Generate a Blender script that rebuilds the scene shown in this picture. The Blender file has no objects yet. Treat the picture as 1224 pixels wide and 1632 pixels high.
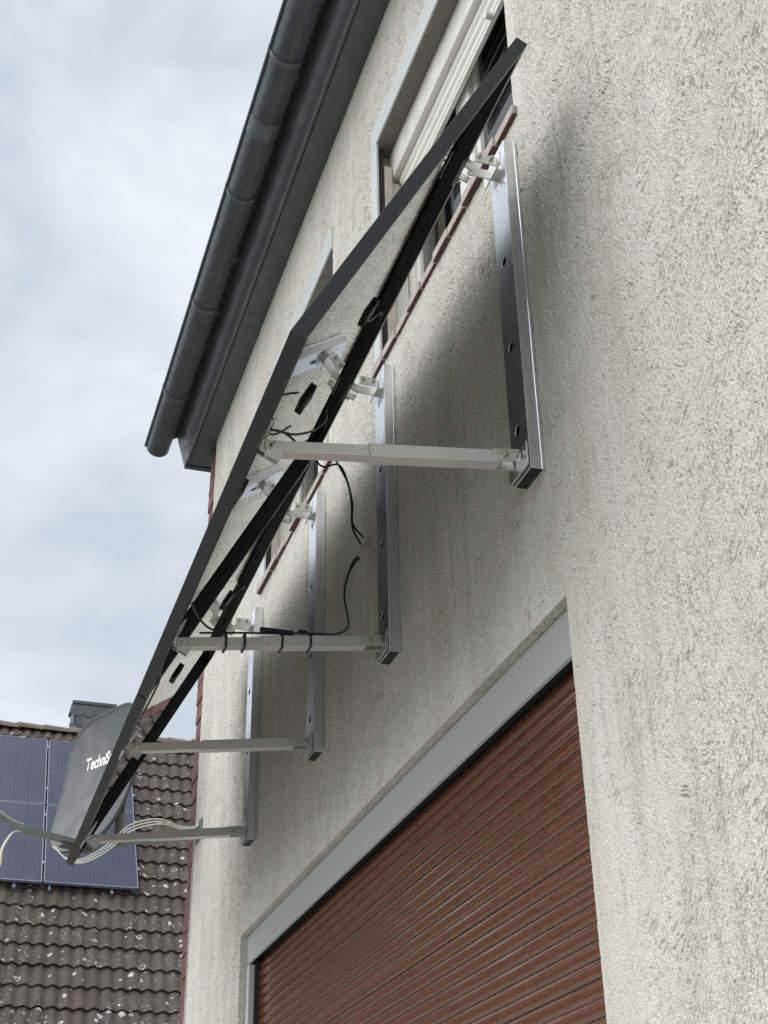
import bpy, bmesh, math, random
from mathutils import Vector, Matrix, Quaternion
random.seed(7)
SC = bpy.context.scene
COL = SC.collection
PI = math.pi

# ------------------------------------------------------------------ camera
cam_d = bpy.data.cameras.new('camera')
cam = bpy.data.objects.new('camera', cam_d); COL.objects.link(cam)
F_PX = 2157.6
cam_d.sensor_fit = 'VERTICAL'; cam_d.sensor_height = 24.0
cam_d.lens = 24.0 * F_PX / 1632.0
cam_d.clip_start = 0.05; cam_d.clip_end = 600
_yaw, _pitch, _roll = 0.3240, 0.5344, -0.0190
_f = Vector((math.sin(_yaw)*math.cos(_pitch), math.cos(_yaw)*math.cos(_pitch), math.sin(_pitch)))
_r0 = Vector((math.cos(_yaw), -math.sin(_yaw), 0)); _u0 = _r0.cross(_f)
_r = _r0*math.cos(_roll) + _u0*math.sin(_roll); _u = _u0*math.cos(_roll) - _r0*math.sin(_roll)
cam.matrix_world = Matrix(((_r.x, _u.x, -_f.x, -1.1311), (_r.y, _u.y, -_f.y, 0.0), (_r.z, _u.z, -_f.z, -1.561), (0, 0, 0, 1)))
SC.camera = cam

# ------------------------------------------------------------------ sky, sun, exposure
SUN_DIR = Vector((-0.66, -0.10, 0.74)).normalized()        # towards the brightest part of the overcast sky
W = bpy.data.worlds.new('World'); SC.world = W; W.use_nodes = True
nt = W.node_tree; nt.nodes.clear()
def wn(t, **k):
    n = nt.nodes.new(t)
    for a, b in k.items(): setattr(n, a, b)
    return n
wout = wn('ShaderNodeOutputWorld'); wbg = wn('ShaderNodeBackground'); nt.links.new(wbg.outputs[0], wout.inputs[0])
sky = wn('ShaderNodeTexSky', sky_type='NISHITA', sun_disc=False)
sky.sun_elevation = math.asin(SUN_DIR.z); sky.sun_rotation = math.atan2(SUN_DIR.x, SUN_DIR.y)
sky.air_density = 1.0; sky.dust_density = 3.0
tc = wn('ShaderNodeTexCoord')
mp = wn('ShaderNodeMapping'); mp.inputs['Scale'].default_value = (1.0, 1.0, 1.9); nt.links.new(tc.outputs['Generated'], mp.inputs[0])
nz = wn('ShaderNodeTexNoise'); nz.inputs['Scale'].default_value = 3.1; nz.inputs['Detail'].default_value = 6; nz.inputs['Roughness'].default_value = 0.52; nz.inputs['Distortion'].default_value = 0.5
nt.links.new(mp.outputs[0], nz.inputs['Vector'])
cr = wn('ShaderNodeValToRGB'); nt.links.new(nz.outputs[0], cr.inputs[0])
e = cr.color_ramp.elements
e[0].position = 0.32; e[0].color = (6.2, 6.8, 7.45, 1); e[1].position = 0.70; e[1].color = (10.7, 11.05, 11.5, 1)
m_ = e.new(0.5); m_.color = (8.5, 9.0, 9.6, 1)
mx = wn('ShaderNodeMix', data_type='RGBA'); mx.inputs[0].default_value = 0.90
nt.links.new(sky.outputs[0], mx.inputs[6]); nt.links.new(cr.outputs[0], mx.inputs[7])
nt.links.new(mx.outputs[2], wbg.inputs[0]); wbg.inputs[1].default_value = 0.05
sun_d = bpy.data.lights.new('sun', 'SUN'); sun = bpy.data.objects.new('sun', sun_d); COL.objects.link(sun)
sun_d.energy = 1.28; sun_d.angle = math.radians(85); sun_d.color = (1.0, 0.972, 0.932)
sun.rotation_euler = SUN_DIR.to_track_quat('Z', 'Y').to_euler(); sun.location = (-10, -2, 14)
SC.view_settings.view_transform = 'Standard'; SC.view_settings.look = 'None'
SC.view_settings.exposure = 1.10; SC.view_settings.gamma = 1.0; SC.view_settings.use_curve_mapping = False
SC.render.engine = 'CYCLES'; SC.cycles.max_bounces = 6; SC.cycles.transparent_max_bounces = 8

# ------------------------------------------------------------------ helpers: objects
def tag(o, label=None, cat=None, group=None, kind=None):
    if label: o['label'] = label
    if cat: o['category'] = cat
    if group: o['group'] = group
    if kind: o['kind'] = kind
    return o
def empty(name, loc=(0, 0, 0)):
    o = bpy.data.objects.new(name, None); COL.objects.link(o); o.location = loc; o.empty_display_size = 0.05
    return o
def obj(name, bm, m, parent=None, smooth=False, bevel=0.0, seg=2):
    me = bpy.data.meshes.new(name)
    bmesh.ops.recalc_face_normals(bm, faces=bm.faces)
    bm.to_mesh(me); bm.free()
    for x in (m if isinstance(m, (list, tuple)) else [m]): me.materials.append(x)
    if smooth:
        for p in me.polygons: p.use_smooth = True
    o = bpy.data.objects.new(name, me); COL.objects.link(o)
    if parent: o.parent = parent
    if bevel:
        b = o.modifiers.new('bevel', 'BEVEL'); b.width = bevel; b.segments = seg; b.limit_method = 'ANGLE'; b.angle_limit = math.radians(40)
    return o
def inst(src, name, parent=None, loc=None, mat=None):
    o = src.copy(); o.name = name; COL.objects.link(o); o.parent = parent
    if mat is not None: o.matrix_local = mat
    elif loc is not None: o.location = loc
    for k in list(o.keys()): del o[k]
    return o
def copy_tree(o, parent=None):
    c = o.copy(); COL.objects.link(c); c.parent = parent
    for ch in list(o.children): copy_tree(ch, c)
    return c
def new(): return bmesh.new()
def box(bm, a, b, M=None, mi=0):
    x0, y0, z0 = a; x1, y1, z1 = b
    v = [Vector(q) for q in ((x0, y0, z0), (x1, y0, z0), (x1, y1, z0), (x0, y1, z0), (x0, y0, z1), (x1, y0, z1), (x1, y1, z1), (x0, y1, z1))]
    if M: v = [M @ q for q in v]
    v = [bm.verts.new(q) for q in v]
    for f in ((0, 3, 2, 1), (4, 5, 6, 7), (0, 1, 5, 4), (1, 2, 6, 5), (2, 3, 7, 6), (3, 0, 4, 7)):
        bm.faces.new([v[i] for i in f]).material_index = mi
    return bm
def B(a, b, M=None): return box(new(), a, b, M)
def frame_from(d):
    d = Vector(d).normalized(); up = Vector((0, 0, 1)) if abs(d.z) < 0.95 else Vector((0, 1, 0))
    s = d.cross(up).normalized(); return s, s.cross(d).normalized()
def cyl(bm, p0, p1, r, n=16, r2=None, cap=True):
    p0, p1 = Vector(p0), Vector(p1); s, u = frame_from(p1-p0); r2 = r if r2 is None else r2
    A = [bm.verts.new(p0+(s*math.cos(2*PI*i/n)+u*math.sin(2*PI*i/n))*r) for i in range(n)]
    C = [bm.verts.new(p1+(s*math.cos(2*PI*i/n)+u*math.sin(2*PI*i/n))*r2) for i in range(n)]
    for i in range(n): bm.faces.new((A[i], A[(i+1) % n], C[(i+1) % n], C[i]))
    if cap: bm.faces.new(A[::-1]); bm.faces.new(C)
    return bm
def smooth_path(pts, n=8):
    P = [Vector(p) for p in pts]
    if len(P) < 3: return P
    Q = [P[0]*2-P[1]]+P+[P[-1]*2-P[-2]]; out = []
    for i in range(1, len(Q)-2):
        a, b, c, d = Q[i-1:i+3]
        for k in range(n):
            t = k/n
            out.append(0.5*((2*b)+(c-a)*t+(2*a-5*b+4*c-d)*t*t+(3*b-a-3*c+d)*t**3))
    out.append(P[-1]); return out
def tube(bm, pts, r, n=8, smooth=True):
    P = smooth_path(pts) if smooth else [Vector(p) for p in pts]
    rings = []; s, u = frame_from(P[1]-P[0])
    for i, p in enumerate(P):
        d = (P[min(i+1, len(P)-1)]-P[max(i-1, 0)]).normalized()
        s = (s-d*s.dot(d)).normalized(); u = s.cross(d)
        rings.append([bm.verts.new(p+(s*math.cos(2*PI*k/n)+u*math.sin(2*PI*k/n))*r) for k in range(n)])
    for a, b in zip(rings, rings[1:]):
        for k in range(n): bm.faces.new((a[k], a[(k+1) % n], b[(k+1) % n], b[k]))
    bm.faces.new(rings[0][::-1]); bm.faces.new(rings[-1])
    return bm
def extrude_profile(bm, prof, y0, y1, closed=True, cap=True):
    """profile of (x, z) points swept along Y"""
    A = [bm.verts.new((x, y0, z)) for x, z in prof]; C = [bm.verts.new((x, y1, z)) for x, z in prof]
    n = len(prof)
    for i in range(n if closed else n-1): bm.faces.new((A[i], A[(i+1) % n], C[(i+1) % n], C[i]))
    if closed and cap: bm.faces.new(A[::-1]); bm.faces.new(C)
    return bm
def cut(o, cutter_bm):
    """boolean difference, applied"""
    me = bpy.data.meshes.new('c'); bmesh.ops.recalc_face_normals(cutter_bm, faces=cutter_bm.faces); cutter_bm.to_mesh(me); cutter_bm.free()
    c = bpy.data.objects.new('c', me); COL.objects.link(c)
    md = o.modifiers.new('b', 'BOOLEAN'); md.operation = 'DIFFERENCE'; md.object = c; md.solver = 'EXACT'
    dg = bpy.context.evaluated_depsgraph_get(); dg.update()
    nm = bpy.data.meshes.new_from_object(o.evaluated_get(dg)); o.modifiers.remove(md)
    old = o.data; o.data = nm; nm.name = old.name; bpy.data.objects.remove(c)
    return o

# ------------------------------------------------------------------ helpers: materials
class NT:
    def __init__(s, name):
        s.m = bpy.data.materials.new(name); s.m.use_nodes = True; s.t = s.m.node_tree
        s.b = s.t.nodes['Principled BSDF']; s.out = s.t.nodes['Material Output']
    def n(s, t, ins=None, **k):
        q = s.t.nodes.new(t)
        for a, b in k.items(): setattr(q, a, b)
        for a, b in (ins or {}).items(): s.set(q.inputs[a], b)
        return q
    def set(s, sock, v):
        if hasattr(v, 'is_linked') or hasattr(v, 'links'): s.t.links.new(v, sock)
        else: sock.default_value = v
    def p(s, **k):
        for a, b in k.items(): s.set(s.b.inputs[a.replace('_', ' ')], b)
        return s
    def pos(s): return s.n('ShaderNodeNewGeometry').outputs['Position']
    def obj(s): return s.n('ShaderNodeTexCoord').outputs['Object']
    def map(s, v, sc): return s.n('ShaderNodeVectorMath', {0: v, 1: sc}, operation='MULTIPLY').outputs[0]
    def noise(s, v, scale, det=4, rough=0.5, dist=0.0, col=False):
        q = s.n('ShaderNodeTexNoise', {'Vector': v, 'Scale': scale, 'Detail': det, 'Roughness': rough, 'Distortion': dist})
        return q.outputs[1 if col else 0]
    def ramp(s, v, a, b, lo=0.0, hi=1.0, smooth=True):
        return s.n('ShaderNodeMapRange', {0: v, 1: a, 2: b, 3: lo, 4: hi}, interpolation_type='SMOOTHSTEP' if smooth else 'LINEAR').outputs[0]
    def math(s, op, a, b=0.0, c=0.0): return s.n('ShaderNodeMath', {0: a, 1: b, 2: c}, operation=op).outputs[0]
    def mix(s, f, a, b, mode='MIX'):
        q = s.n('ShaderNodeMix', data_type='RGBA', blend_type=mode); s.set(q.inputs[0], f); s.set(q.inputs[6], a); s.set(q.inputs[7], b); return q.outputs[2]
    def bump(s, h, dist, strength=1.0, nrm=None):
        q = s.n('ShaderNodeBump', {'Height': h, 'Distance': dist, 'Strength': strength})
        if nrm: s.set(q.inputs['Normal'], nrm)
        return q.outputs[0]
def c3(r, g, b): return (r, g, b, 1.0)
def srgb(h):
    f = lambda v: v/12.92 if v <= 0.04045 else ((v+0.055)/1.055)**2.4
    return tuple(f(int(h[i:i+2], 16)/255) for i in (0, 2, 4))+(1.0,)

def mat_simple(name, col, rough=0.5, metal=0.0, var=0.12, vs=8.0, bump=0.0, bs=120.0, rv=0.12):
    N = NT(name); P = N.pos(); f = N.noise(P, vs, 5, 0.6)
    lo = tuple(x*(1-var) for x in col[:3])+(1,); hi = tuple(min(1, x*(1+var)) for x in col[:3])+(1,)
    N.p(Base_Color=N.mix(N.ramp(f, 0.3, 0.7), lo, hi), Metallic=metal, Roughness=N.ramp(N.noise(P, vs*3, 4), 0.3, 0.7, max(0.02, rough-rv), rough+rv))
    if bump: N.p(Normal=N.bump(N.noise(P, bs, 3), bump))
    return N.m

def mat_stucco():
    N = NT('scraped_render'); P = N.obj()
    warp = N.noise(P, 4.5, 2, 0.5, 0, True)
    w2 = N.n('ShaderNodeVectorMath', {0: warp, 1: (0.5, 0.5, 0.5)}, operation='SUBTRACT').outputs[0]
    Q = N.n('ShaderNodeVectorMath', {0: P, 1: N.map(w2, (0.0, 0.19, 0.12))}, operation='ADD').outputs[0]
    # rubbed grooves: mostly upright, in swirling patches, on a coarse mineral grain (true displacement, metres)
    G = N.map(Q, (1.0, 1.0, 0.28))
    patch = N.noise(P, 7.0, 3, 0.6)
    n1 = N.noise(G, 190.0, 1.5, 0.55, 0.45)
    pit = N.math('MULTIPLY', N.ramp(n1, 0.54, 0.62), N.ramp(patch, 0.34, 0.64, 0.45, 1.0))
    worm = N.math('SUBTRACT', 1.0, N.ramp(N.math('ABSOLUTE', N.math('SUBTRACT', N.noise(G, 70.0, 1.5, 0.5, 0.5), 0.5)), 0.0, 0.036))
    worm = N.math('MULTIPLY', worm, N.ramp(N.noise(P, 16.0, 3, 0.6), 0.52, 0.64))
    grain = N.math('SUBTRACT', N.noise(P, 200.0, 2.0, 0.6), 0.5)
    lump = N.math('SUBTRACT', N.noise(G, 42.0, 2.0, 0.5), 0.5)
    h = N.math('MULTIPLY_ADD', pit, -0.0042, N.math('MULTIPLY', grain, 0.0058))
    h = N.math('MULTIPLY_ADD', worm, -0.0060, h)
    h = N.math('MULTIPLY_ADD', lump, 0.0045, h)
    # the plasterer's edge bead keeps the arrises beside the openings crisp
    sp = N.n('ShaderNodeSeparateXYZ', {0: P}); yd = N.math('ABSOLUTE', N.math('SUBTRACT', sp.outputs[1], 2.2325)); zd = N.math('ABSOLUTE', N.math('SUBTRACT', sp.outputs[2], 0.395))
    keep = N.math('MAXIMUM', N.ramp(yd, 0.018, 0.050, 0.25, 1.0), N.ramp(zd, 0.72, 0.69))
    h = N.math('MULTIPLY', h, keep)
    dsp = N.n('ShaderNodeDisplacement', {'Height': h, 'Midlevel': 0.0, 'Scale': 1.0})
    N.t.links.new(dsp.outputs[0], N.out.inputs['Displacement']); N.m.displacement_method = 'DISPLACEMENT'
    N.p(Roughness=0.92, Specular_IOR_Level=0.2)
    # colour: warm grey lime render with pale and dark mineral grains, faint rain streaks, dull patches
    st = N.noise(N.map(P, (1, 3.2, 0.55)), 2.6, 6, 0.66)
    big = N.noise(P, 1.3, 5, 0.6)
    c = N.mix(N.ramp(st, 0.36, 0.68), c3(0.63, 0.62, 0.585), c3(0.545, 0.54, 0.492))
    c = N.mix(N.math('MULTIPLY', N.ramp(big, 0.46, 0.7), 0.4), c, c3(0.495, 0.495, 0.44))
    vs_ = N.noise(N.map(P, (1, 16.0, 1.1)), 2.0, 4, 0.6)
    c = N.mix(N.math('MULTIPLY', N.math('MULTIPLY', N.ramp(vs_, 0.50, 0.66), N.ramp(N.noise(P, 1.7, 3), 0.42, 0.60)), 0.42), c, c3(0.36, 0.365, 0.30))
    g1 = N.noise(P, 260.0, 1.5, 0.6)
    c = N.mix(N.math('MULTIPLY', N.ramp(g1, 0.56, 0.66), 0.55), c, c3(0.80, 0.79, 0.76))
    c = N.mix(N.math('MULTIPLY', N.ramp(g1, 0.45, 0.36), 0.50), c, c3(0.36, 0.355, 0.32))
    N.p(Base_Color=c)
    return N.m

def mat_alu(name, base, rough, streak=0.25):
    N = NT(name); P = N.obj()
    s = N.noise(N.map(P, (70, 70, 0.8)), 4.0, 3, 0.6)
    blot = N.noise(N.map(P, (2, 2, 0.7)), 5.0, 3, 0.5)
    c = N.mix(N.ramp(s, 0.3, 0.7), tuple(x*(1-streak*0.3) for x in base)+(1,), tuple(min(1, x*1.04) for x in base)+(1,))
    N.p(Base_Color=c, Metallic=0.85, Roughness=N.ramp(blot, 0.3, 0.7, rough-0.04, rough+0.06))
    return N.m

def mat_wood_shutter():
    N = NT('wood_print_shutter'); P = N.pos()
    idx = N.n('ShaderNodeObjectInfo').outputs['Random']
    off = N.n('ShaderNodeCombineXYZ', {'X': 0.0, 'Y': N.math('MULTIPLY', idx, 7.0), 'Z': N.math('MULTIPLY', idx, 3.0)}).outputs[0]
    Q = N.n('ShaderNodeVectorMath', {0: P, 1: off}, operation='ADD').outputs[0]
    A = N.map(Q, (1, 0.42, 7.5))
    nn = N.noise(A, 3.6, 2, 0.5, 0.5)
    rings = N.math('FRACT', N.math('MULTIPLY', nn, 15.0))
    line = N.math('SUBTRACT', 1.0, N.ramp(N.math('ABSOLUTE', N.math('SUBTRACT', rings, 0.5)), 0.0, 0.22))
    fine = N.noise(N.map(Q, (1, 8, 200)), 4.0, 3, 0.6)
    c = N.mix(N.ramp(fine, 0.3, 0.7), srgb('613828'), srgb('6f4634'))
    c = N.mix(N.math('MULTIPLY', line, 0.42), c, srgb('3a2019'))
    dirt = N.ramp(N.noise(P, 26.0, 5, 0.65), 0.58, 0.75)
    c = N.mix(N.math('MULTIPLY', dirt, 0.08), c, srgb('a08a7c'))
    N.p(Base_Color=c, Roughness=N.ramp(N.noise(P, 14, 4), 0.3, 0.7, 0.08, 0.15), IOR=1.8  )
    return N.m

def mat_rooftile(name, a, b, lich=1.0):
    N = NT(name); P = N.pos()
    R = N.n('ShaderNodeObjectInfo').outputs['Random']
    f = N.noise(P, 3.0, 5, 0.6)
    c = N.mix(N.ramp(f, 0.3, 0.7), a, b)
    c = N.mix(N.math('MULTIPLY', R, 0.55), c, tuple(x*0.62 for x in a[:3])+(1,))
    moss = N.ramp(N.noise(P, 11.0, 5, 0.7), 0.5, 0.72)
    c = N.mix(N.math('MULTIPLY', moss, 0.5), c, c3(0.055, 0.05, 0.042))
    # lichen: rings and specks
    Pw = N.n('ShaderNodeVectorMath', {0: P, 1: N.map(N.noise(P, 14, 3, 0.6, 0, True), (0.05, 0.05, 0.05))}, operation='ADD').outputs[0]
    v = N.n('ShaderNodeTexVoronoi', {'Vector': Pw, 'Scale': 8.0, 'Randomness': 1.0}); d = v.outputs['Distance']; vc = v.outputs['Color']
    sep = N.n('ShaderNodeSeparateColor', {0: vc})
    size = N.ramp(sep.outputs[0], 0.25, 1.0, 0.0, 0.34, False)
    inside = N.math('LESS_THAN', d, size)
    core = N.math('LESS_THAN', d, N.math('MULTIPLY', size, N.math('MULTIPLY', sep.outputs[1], 0.9)))
    ring = N.math('SUBTRACT', inside, N.math('MULTIPLY', core, inside))
    sp = N.ramp(N.noise(P, 38.0, 4, 0.7), 0.60, 0.66)
    patch = N.ramp(N.noise(P, 2.3, 2), 0.42, 0.56)
    l = N.math('MAXIMUM', N.math('MULTIPLY', ring, 0.85), N.math('MULTIPLY', sp, patch))
    brk = N.ramp(N.noise(P, 55.0, 3, 0.7), 0.36, 0.5)
    l = N.math('MULTIPLY', N.math('MULTIPLY', l, brk), lich)
    c = N.mix(l, c, c3(0.60, 0.60, 0.56))
    N.p(Base_Color=c, Roughness=0.85, Normal=N.bump(N.noise(P, 90, 4, 0.7), 0.004, 0.7))
    return N.m

def mat_pvcell(name='pv_cells'):
    N = NT(name); P = N.obj(); s = N.n('ShaderNodeSeparateXYZ', {0: P})
    def lines(v, pitch, w):
        f = N.math('FRACT', N.math('DIVIDE', v, pitch)); return N.math('LESS_THAN', f, w)
    busy = lines(s.outputs[0], 0.0182, 0.14)
    cellx = lines(s.outputs[0], 0.182, 0.018); cellz = lines(s.outputs[1], 0.091, 0.028)
    f = N.noise(P, 1.6, 3)
    c = N.mix(N.ramp(f, 0.3, 0.7), srgb('20263f'), srgb('2d2f45'))
    c = N.mix(N.math('MULTIPLY', busy, 0.5), c, srgb('787c92'))
    c = N.mix(N.math('MULTIPLY', N.math('MAXIMUM', cellx, cellz), 0.45), c, srgb('15182a'))
    N.p(Base_Color=c, Roughness=0.22, Coat_Weight=0.25, Coat_Roughness=0.08)
    return N.m

def mat_glass():
    N = NT('window_glass'); t = N.t; t.nodes.remove(N.b)
    fr = N.n('ShaderNodeFresnel', {'IOR': 1.62}); tr = N.n('ShaderNodeBsdfTransparent', {'Color': c3(0.80, 0.85, 0.83)}); gl = N.n('ShaderNodeBsdfGlossy', {'Roughness': 0.015})
    mxs = N.n('ShaderNodeMixShader', {0: fr.outputs[0], 1: tr.outputs[0], 2: gl.outputs[0]}); t.links.new(mxs.outputs[0], N.out.inputs[0])
    return N.m

def mat_backglass():
    N = NT('panel_back_glass'); P = N.obj(); s = N.n('ShaderNodeSeparateXYZ', {0: P})
    f = N.math('FRACT', N.math('DIVIDE', s.outputs[0], 0.0182)); bus = N.math('LESS_THAN', f, 0.06)
    c = N.mix(N.math('MULTIPLY', bus, 0.3), c3(0.006, 0.007, 0.011), c3(0.06, 0.06, 0.07))
    dust = N.noise(P, 6.0, 5, 0.65)
    N.p(Base_Color=c, Roughness=N.ramp(dust, 0.35, 0.75, 0.012, 0.045), IOR=1.72)
    return N.m

M = {}
M['stucco'] = mat_stucco()
M['alu'] = mat_alu('mill_aluminium', (0.80, 0.82, 0.85), 0.20)
M['alu_strut'] = mat_simple('anodised_strut', c3(0.64, 0.645, 0.635), 0.42, 0.40, 0.04, 5, rv=0.04)
M['steel'] = mat_simple('stainless_bolt', c3(0.62, 0.61, 0.58), 0.26, 1.0, 0.15, 60)
M['plate'] = mat_simple('stainless_plate', c3(0.68, 0.69, 0.67), 0.36, 0.75, 0.03, 6, rv=0.03)
M['inside'] = mat_simple('tube_inside', c3(0.25, 0.25, 0.25), 0.6, 0.6)
M['black_frame'] = mat_simple('black_anodised_frame', c3(0.018, 0.021, 0.026), 0.40, 0.2, 0.08, 4, rv=0.04)
M['black_plastic'] = mat_simple('black_plastic', c3(0.010, 0.010, 0.011), 0.45)
M['cable_black'] = mat_simple('black_cable', c3(0.009, 0.009, 0.010), 0.42)
M['backglass'] = mat_backglass()
M['cells'] = mat_pvcell()
M['clear_plastic'] = mat_simple('cloudy_plastic', c3(0.42, 0.41, 0.38), 0.30, 0.0, 0.2, 40)
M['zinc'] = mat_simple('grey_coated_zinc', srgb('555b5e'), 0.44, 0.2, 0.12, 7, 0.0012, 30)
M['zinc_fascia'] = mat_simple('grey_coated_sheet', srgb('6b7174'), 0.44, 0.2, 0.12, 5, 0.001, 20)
M['trim'] = mat_simple('pale_grey_trim', srgb('c3c8ca'), 0.42, 0.0, 0.03, 3, rv=0.02)
M['cover'] = mat_simple('grey_shutter_cover', srgb('aaadad'), 0.45, 0.0, 0.035, 2, rv=0.02)
M['dark_gap'] = mat_simple('dark_gap_shade', c3(0.02, 0.02, 0.02), 0.7)  # near-black colour standing in for the shade in gaps, slots and backings
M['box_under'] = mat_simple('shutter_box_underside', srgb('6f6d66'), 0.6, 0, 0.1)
M['pvc'] = mat_simple('white_pvc', srgb('d6d5d0'), 0.40, 0.0, 0.05, 7)
M['beige'] = mat_simple('guide_channel', srgb('b9b3a8'), 0.5, 0.0, 0.12, 12)
M['glass'] = mat_glass()
M['curtain'] = mat_simple('white_blind_fabric', srgb('dcdcd8'), 0.85, 0, 0.06, 5)
M['room'] = mat_simple('dim_room', srgb('8d887e'), 0.9)
M['sill'] = mat_simple('clinker_sill', srgb('553730'), 0.62, 0, 0.28, 16, 0.002, 90)
M['sill_front'] = mat_simple('lit_clinker_edge', srgb('aaa19d'), 0.7, 0, 0.2, 25, 0.002, 90)  # paler lit tone painted on every tile face except the underside
M['mortar'] = mat_simple('sill_mortar', srgb('8b8479'), 0.95, 0, 0.2, 30, 0.003, 120)
M['slate_red'] = mat_simple('red_slate', srgb('6c4a47'), 0.75, 0, 0.22, 9, 0.002, 70)
M['wood'] = mat_wood_shutter()
M['tile'] = mat_rooftile('old_roof_tile', c3(0.104, 0.082, 0.070), c3(0.070, 0.055, 0.048), 1.15)
M['ridge'] = mat_rooftile('ridge_tile', c3(0.20, 0.16, 0.13), c3(0.26, 0.21, 0.17), 0.8)
M['own_tile'] = mat_rooftile('house_roof_tile', c3(0.07, 0.06, 0.055), c3(0.05, 0.045, 0.04), 0.3)
M['slate'] = mat_simple('grey_slate', srgb('565d61'), 0.55, 0, 0.2, 7, 0.002, 60)
M['pv_frame'] = mat_simple('silver_pv_frame', srgb('8d95a3'), 0.35, 0.7, 0.05)
M['pv_frame_dark'] = mat_simple('dark_pv_frame', srgb('1c1d22'), 0.35, 0.4, 0.05)
M['dish'] = mat_simple('anthracite_dish_paint', srgb('4b5053'), 0.36, 0.1, 0.05, 3)
M['dish_back'] = mat_simple('dish_back_paint', srgb('43484a'), 0.45, 0.1, 0.1, 6)
M['arm'] = mat_simple('dish_arm_paint', srgb('7c8480'), 0.42, 0.2, 0.08, 8)
M['white_print'] = mat_simple('white_print', srgb('f1f3f2'), 0.5, 0, 0.02)
M['cable_white'] = mat_simple('white_coax', srgb('d3d0c6'), 0.5, 0, 0.1, 10)
M['plaster'] = mat_simple('neighbour_plaster', srgb('b9b3a6'), 0.9, 0, 0.1, 2, 0.004, 60)
def mat_ground():
    N = NT('paving_ground'); P = N.pos()
    b = N.n('ShaderNodeTexBrick', {'Vector': P, 'Scale': 1.0, 'Mortar Size': 0.006, 'Brick Width': 0.4, 'Row Height': 0.4, 'Color1': c3(0.40, 0.39, 0.36), 'Color2': c3(0.34, 0.33, 0.31), 'Mortar': c3(0.12, 0.115, 0.1)}, offset=0.5)
    c = N.mix(N.math('MULTIPLY', N.ramp(N.noise(P, 2.0, 6, 0.65), 0.4, 0.7), 0.5), b.outputs[0], c3(0.17, 0.17, 0.14))
    N.p(Base_Color=c, Roughness=0.9, Normal=N.bump(N.noise(P, 60, 4), 0.003, 0.6)); return N.m
M['ground'] = mat_ground()

# ------------------------------------------------------------------ setting: ground
GZ = -3.2
bm = new(); vs = [bm.verts.new(q) for q in ((-300, -300, GZ), (300, -300, GZ), (300, 300, GZ), (-300, 300, GZ))]; bm.faces.new(vs)
tag(obj('ground', bm, M['ground']), kind='structure')

# ------------------------------------------------------------------ the house
house = tag(empty('house', (0, 0, GZ)), 'pale grey scraped-render house with brown roller shutter and two upper windows', 'house')
HZ = -GZ                       # parts are written in scene coordinates and shifted into the house
def hp(name, bm, m, parent=house, **k):
    o = obj(name, bm, m, parent, **k)
    if parent is house: o.location.z = HZ
    return o
Y_C = 6.29
OPEN = [(2.215, 5.185, -3.0, -0.310), (2.250, 3.420, 1.105, 2.200), (3.945, 5.030, 1.105, 2.200)]   # y0,y1,z0,z1
REV = [0.115, 0.13, 0.13]
bm = new()
ys = sorted({-7.0, Y_C} | {o[0] for o in OPEN} | {o[1] for o in OPEN}); zs = sorted({GZ, 2.80} | {o[2] for o in OPEN} | {o[3] for o in OPEN})
def fill(v, st=0.5):
    out = []
    for p_, q_ in zip(v, v[1:]):
        n_ = max(1, math.ceil((q_-p_)/st)); out += [p_+(q_-p_)*k/n_ for k in range(n_)]
    return out+[v[-1]]
ys, zs = fill(ys), fill(zs)
V = {}
def wv(x, y, z):
    k = (round(x, 4), round(y, 4), round(z, 4))
    if k not in V: V[k] = bm.verts.new((x, y, z))
    return V[k]
for i in range(len(ys)-1):
    for j in range(len(zs)-1):
        cy, cz = (ys[i]+ys[i+1])/2, (zs[j]+zs[j+1])/2
        if any(o[0] < cy < o[1] and o[2] < cz < o[3] for o in OPEN): continue
        bm.faces.new((wv(0, ys[i], zs[j]), wv(0, ys[i+1], zs[j]), wv(0, ys[i+1], zs[j+1]), wv(0, ys[i], zs[j+1])))
for (y0, y1, z0, z1), d in zip(OPEN, REV):
    D = 0.30
    yl = [v for v in ys if y0-1e-6 <= v <= y1+1e-6]; zl = [v for v in zs if z0-1e-6 <= v <= z1+1e-6]
    runs = [[(y0, z) for z in zl], [(y1, z) for z in zl], [(y, z1) for y in yl], [(y, z0) for y in yl]]
    for run in runs:
        for (ya, za), (yb, zb) in zip(run, run[1:]):
            bm.faces.new((wv(0, ya, za), wv(0, yb, zb), wv(D, yb, zb), wv(D, ya, za)))
# far gable, near gable, back, so that the rooms behind the windows are closed
for q in (((0, Y_C, GZ), (8, Y_C, GZ), (8, Y_C, 2.8), (0, Y_C, 2.8)), ((0, -7, GZ), (8, -7, GZ), (8, -7, 2.8), (0, -7, 2.8)),
          ((8, -7, GZ), (8, Y_C, GZ), (8, Y_C, 2.8), (8, -7, 2.8)), ((0, -7, 2.8), (8, -7, 2.8), (8, Y_C, 2.8), (0, Y_C, 2.8))):
    bm.faces.new([bm.verts.new(v) for v in q])
bmesh.ops.remove_doubles(bm, verts=bm.verts, dist=1e-4)
wall = hp('wall', bm, M['stucco'])
SC.cycles.feature_set = 'EXPERIMENTAL'; SC.cycles.dicing_rate = 0.8; SC.cycles.preview_dicing_rate = 0.8; SC.cycles.offscreen_dicing_scale = 12; SC.cycles.max_subdivisions = 9
ws = wall.modifiers.new('subdivision', 'SUBSURF'); ws.subdivision_type = 'SIMPLE'; ws.levels = 0; ws.render_levels = 1
wall.cycles.use_adaptive_subdivision = True

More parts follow.
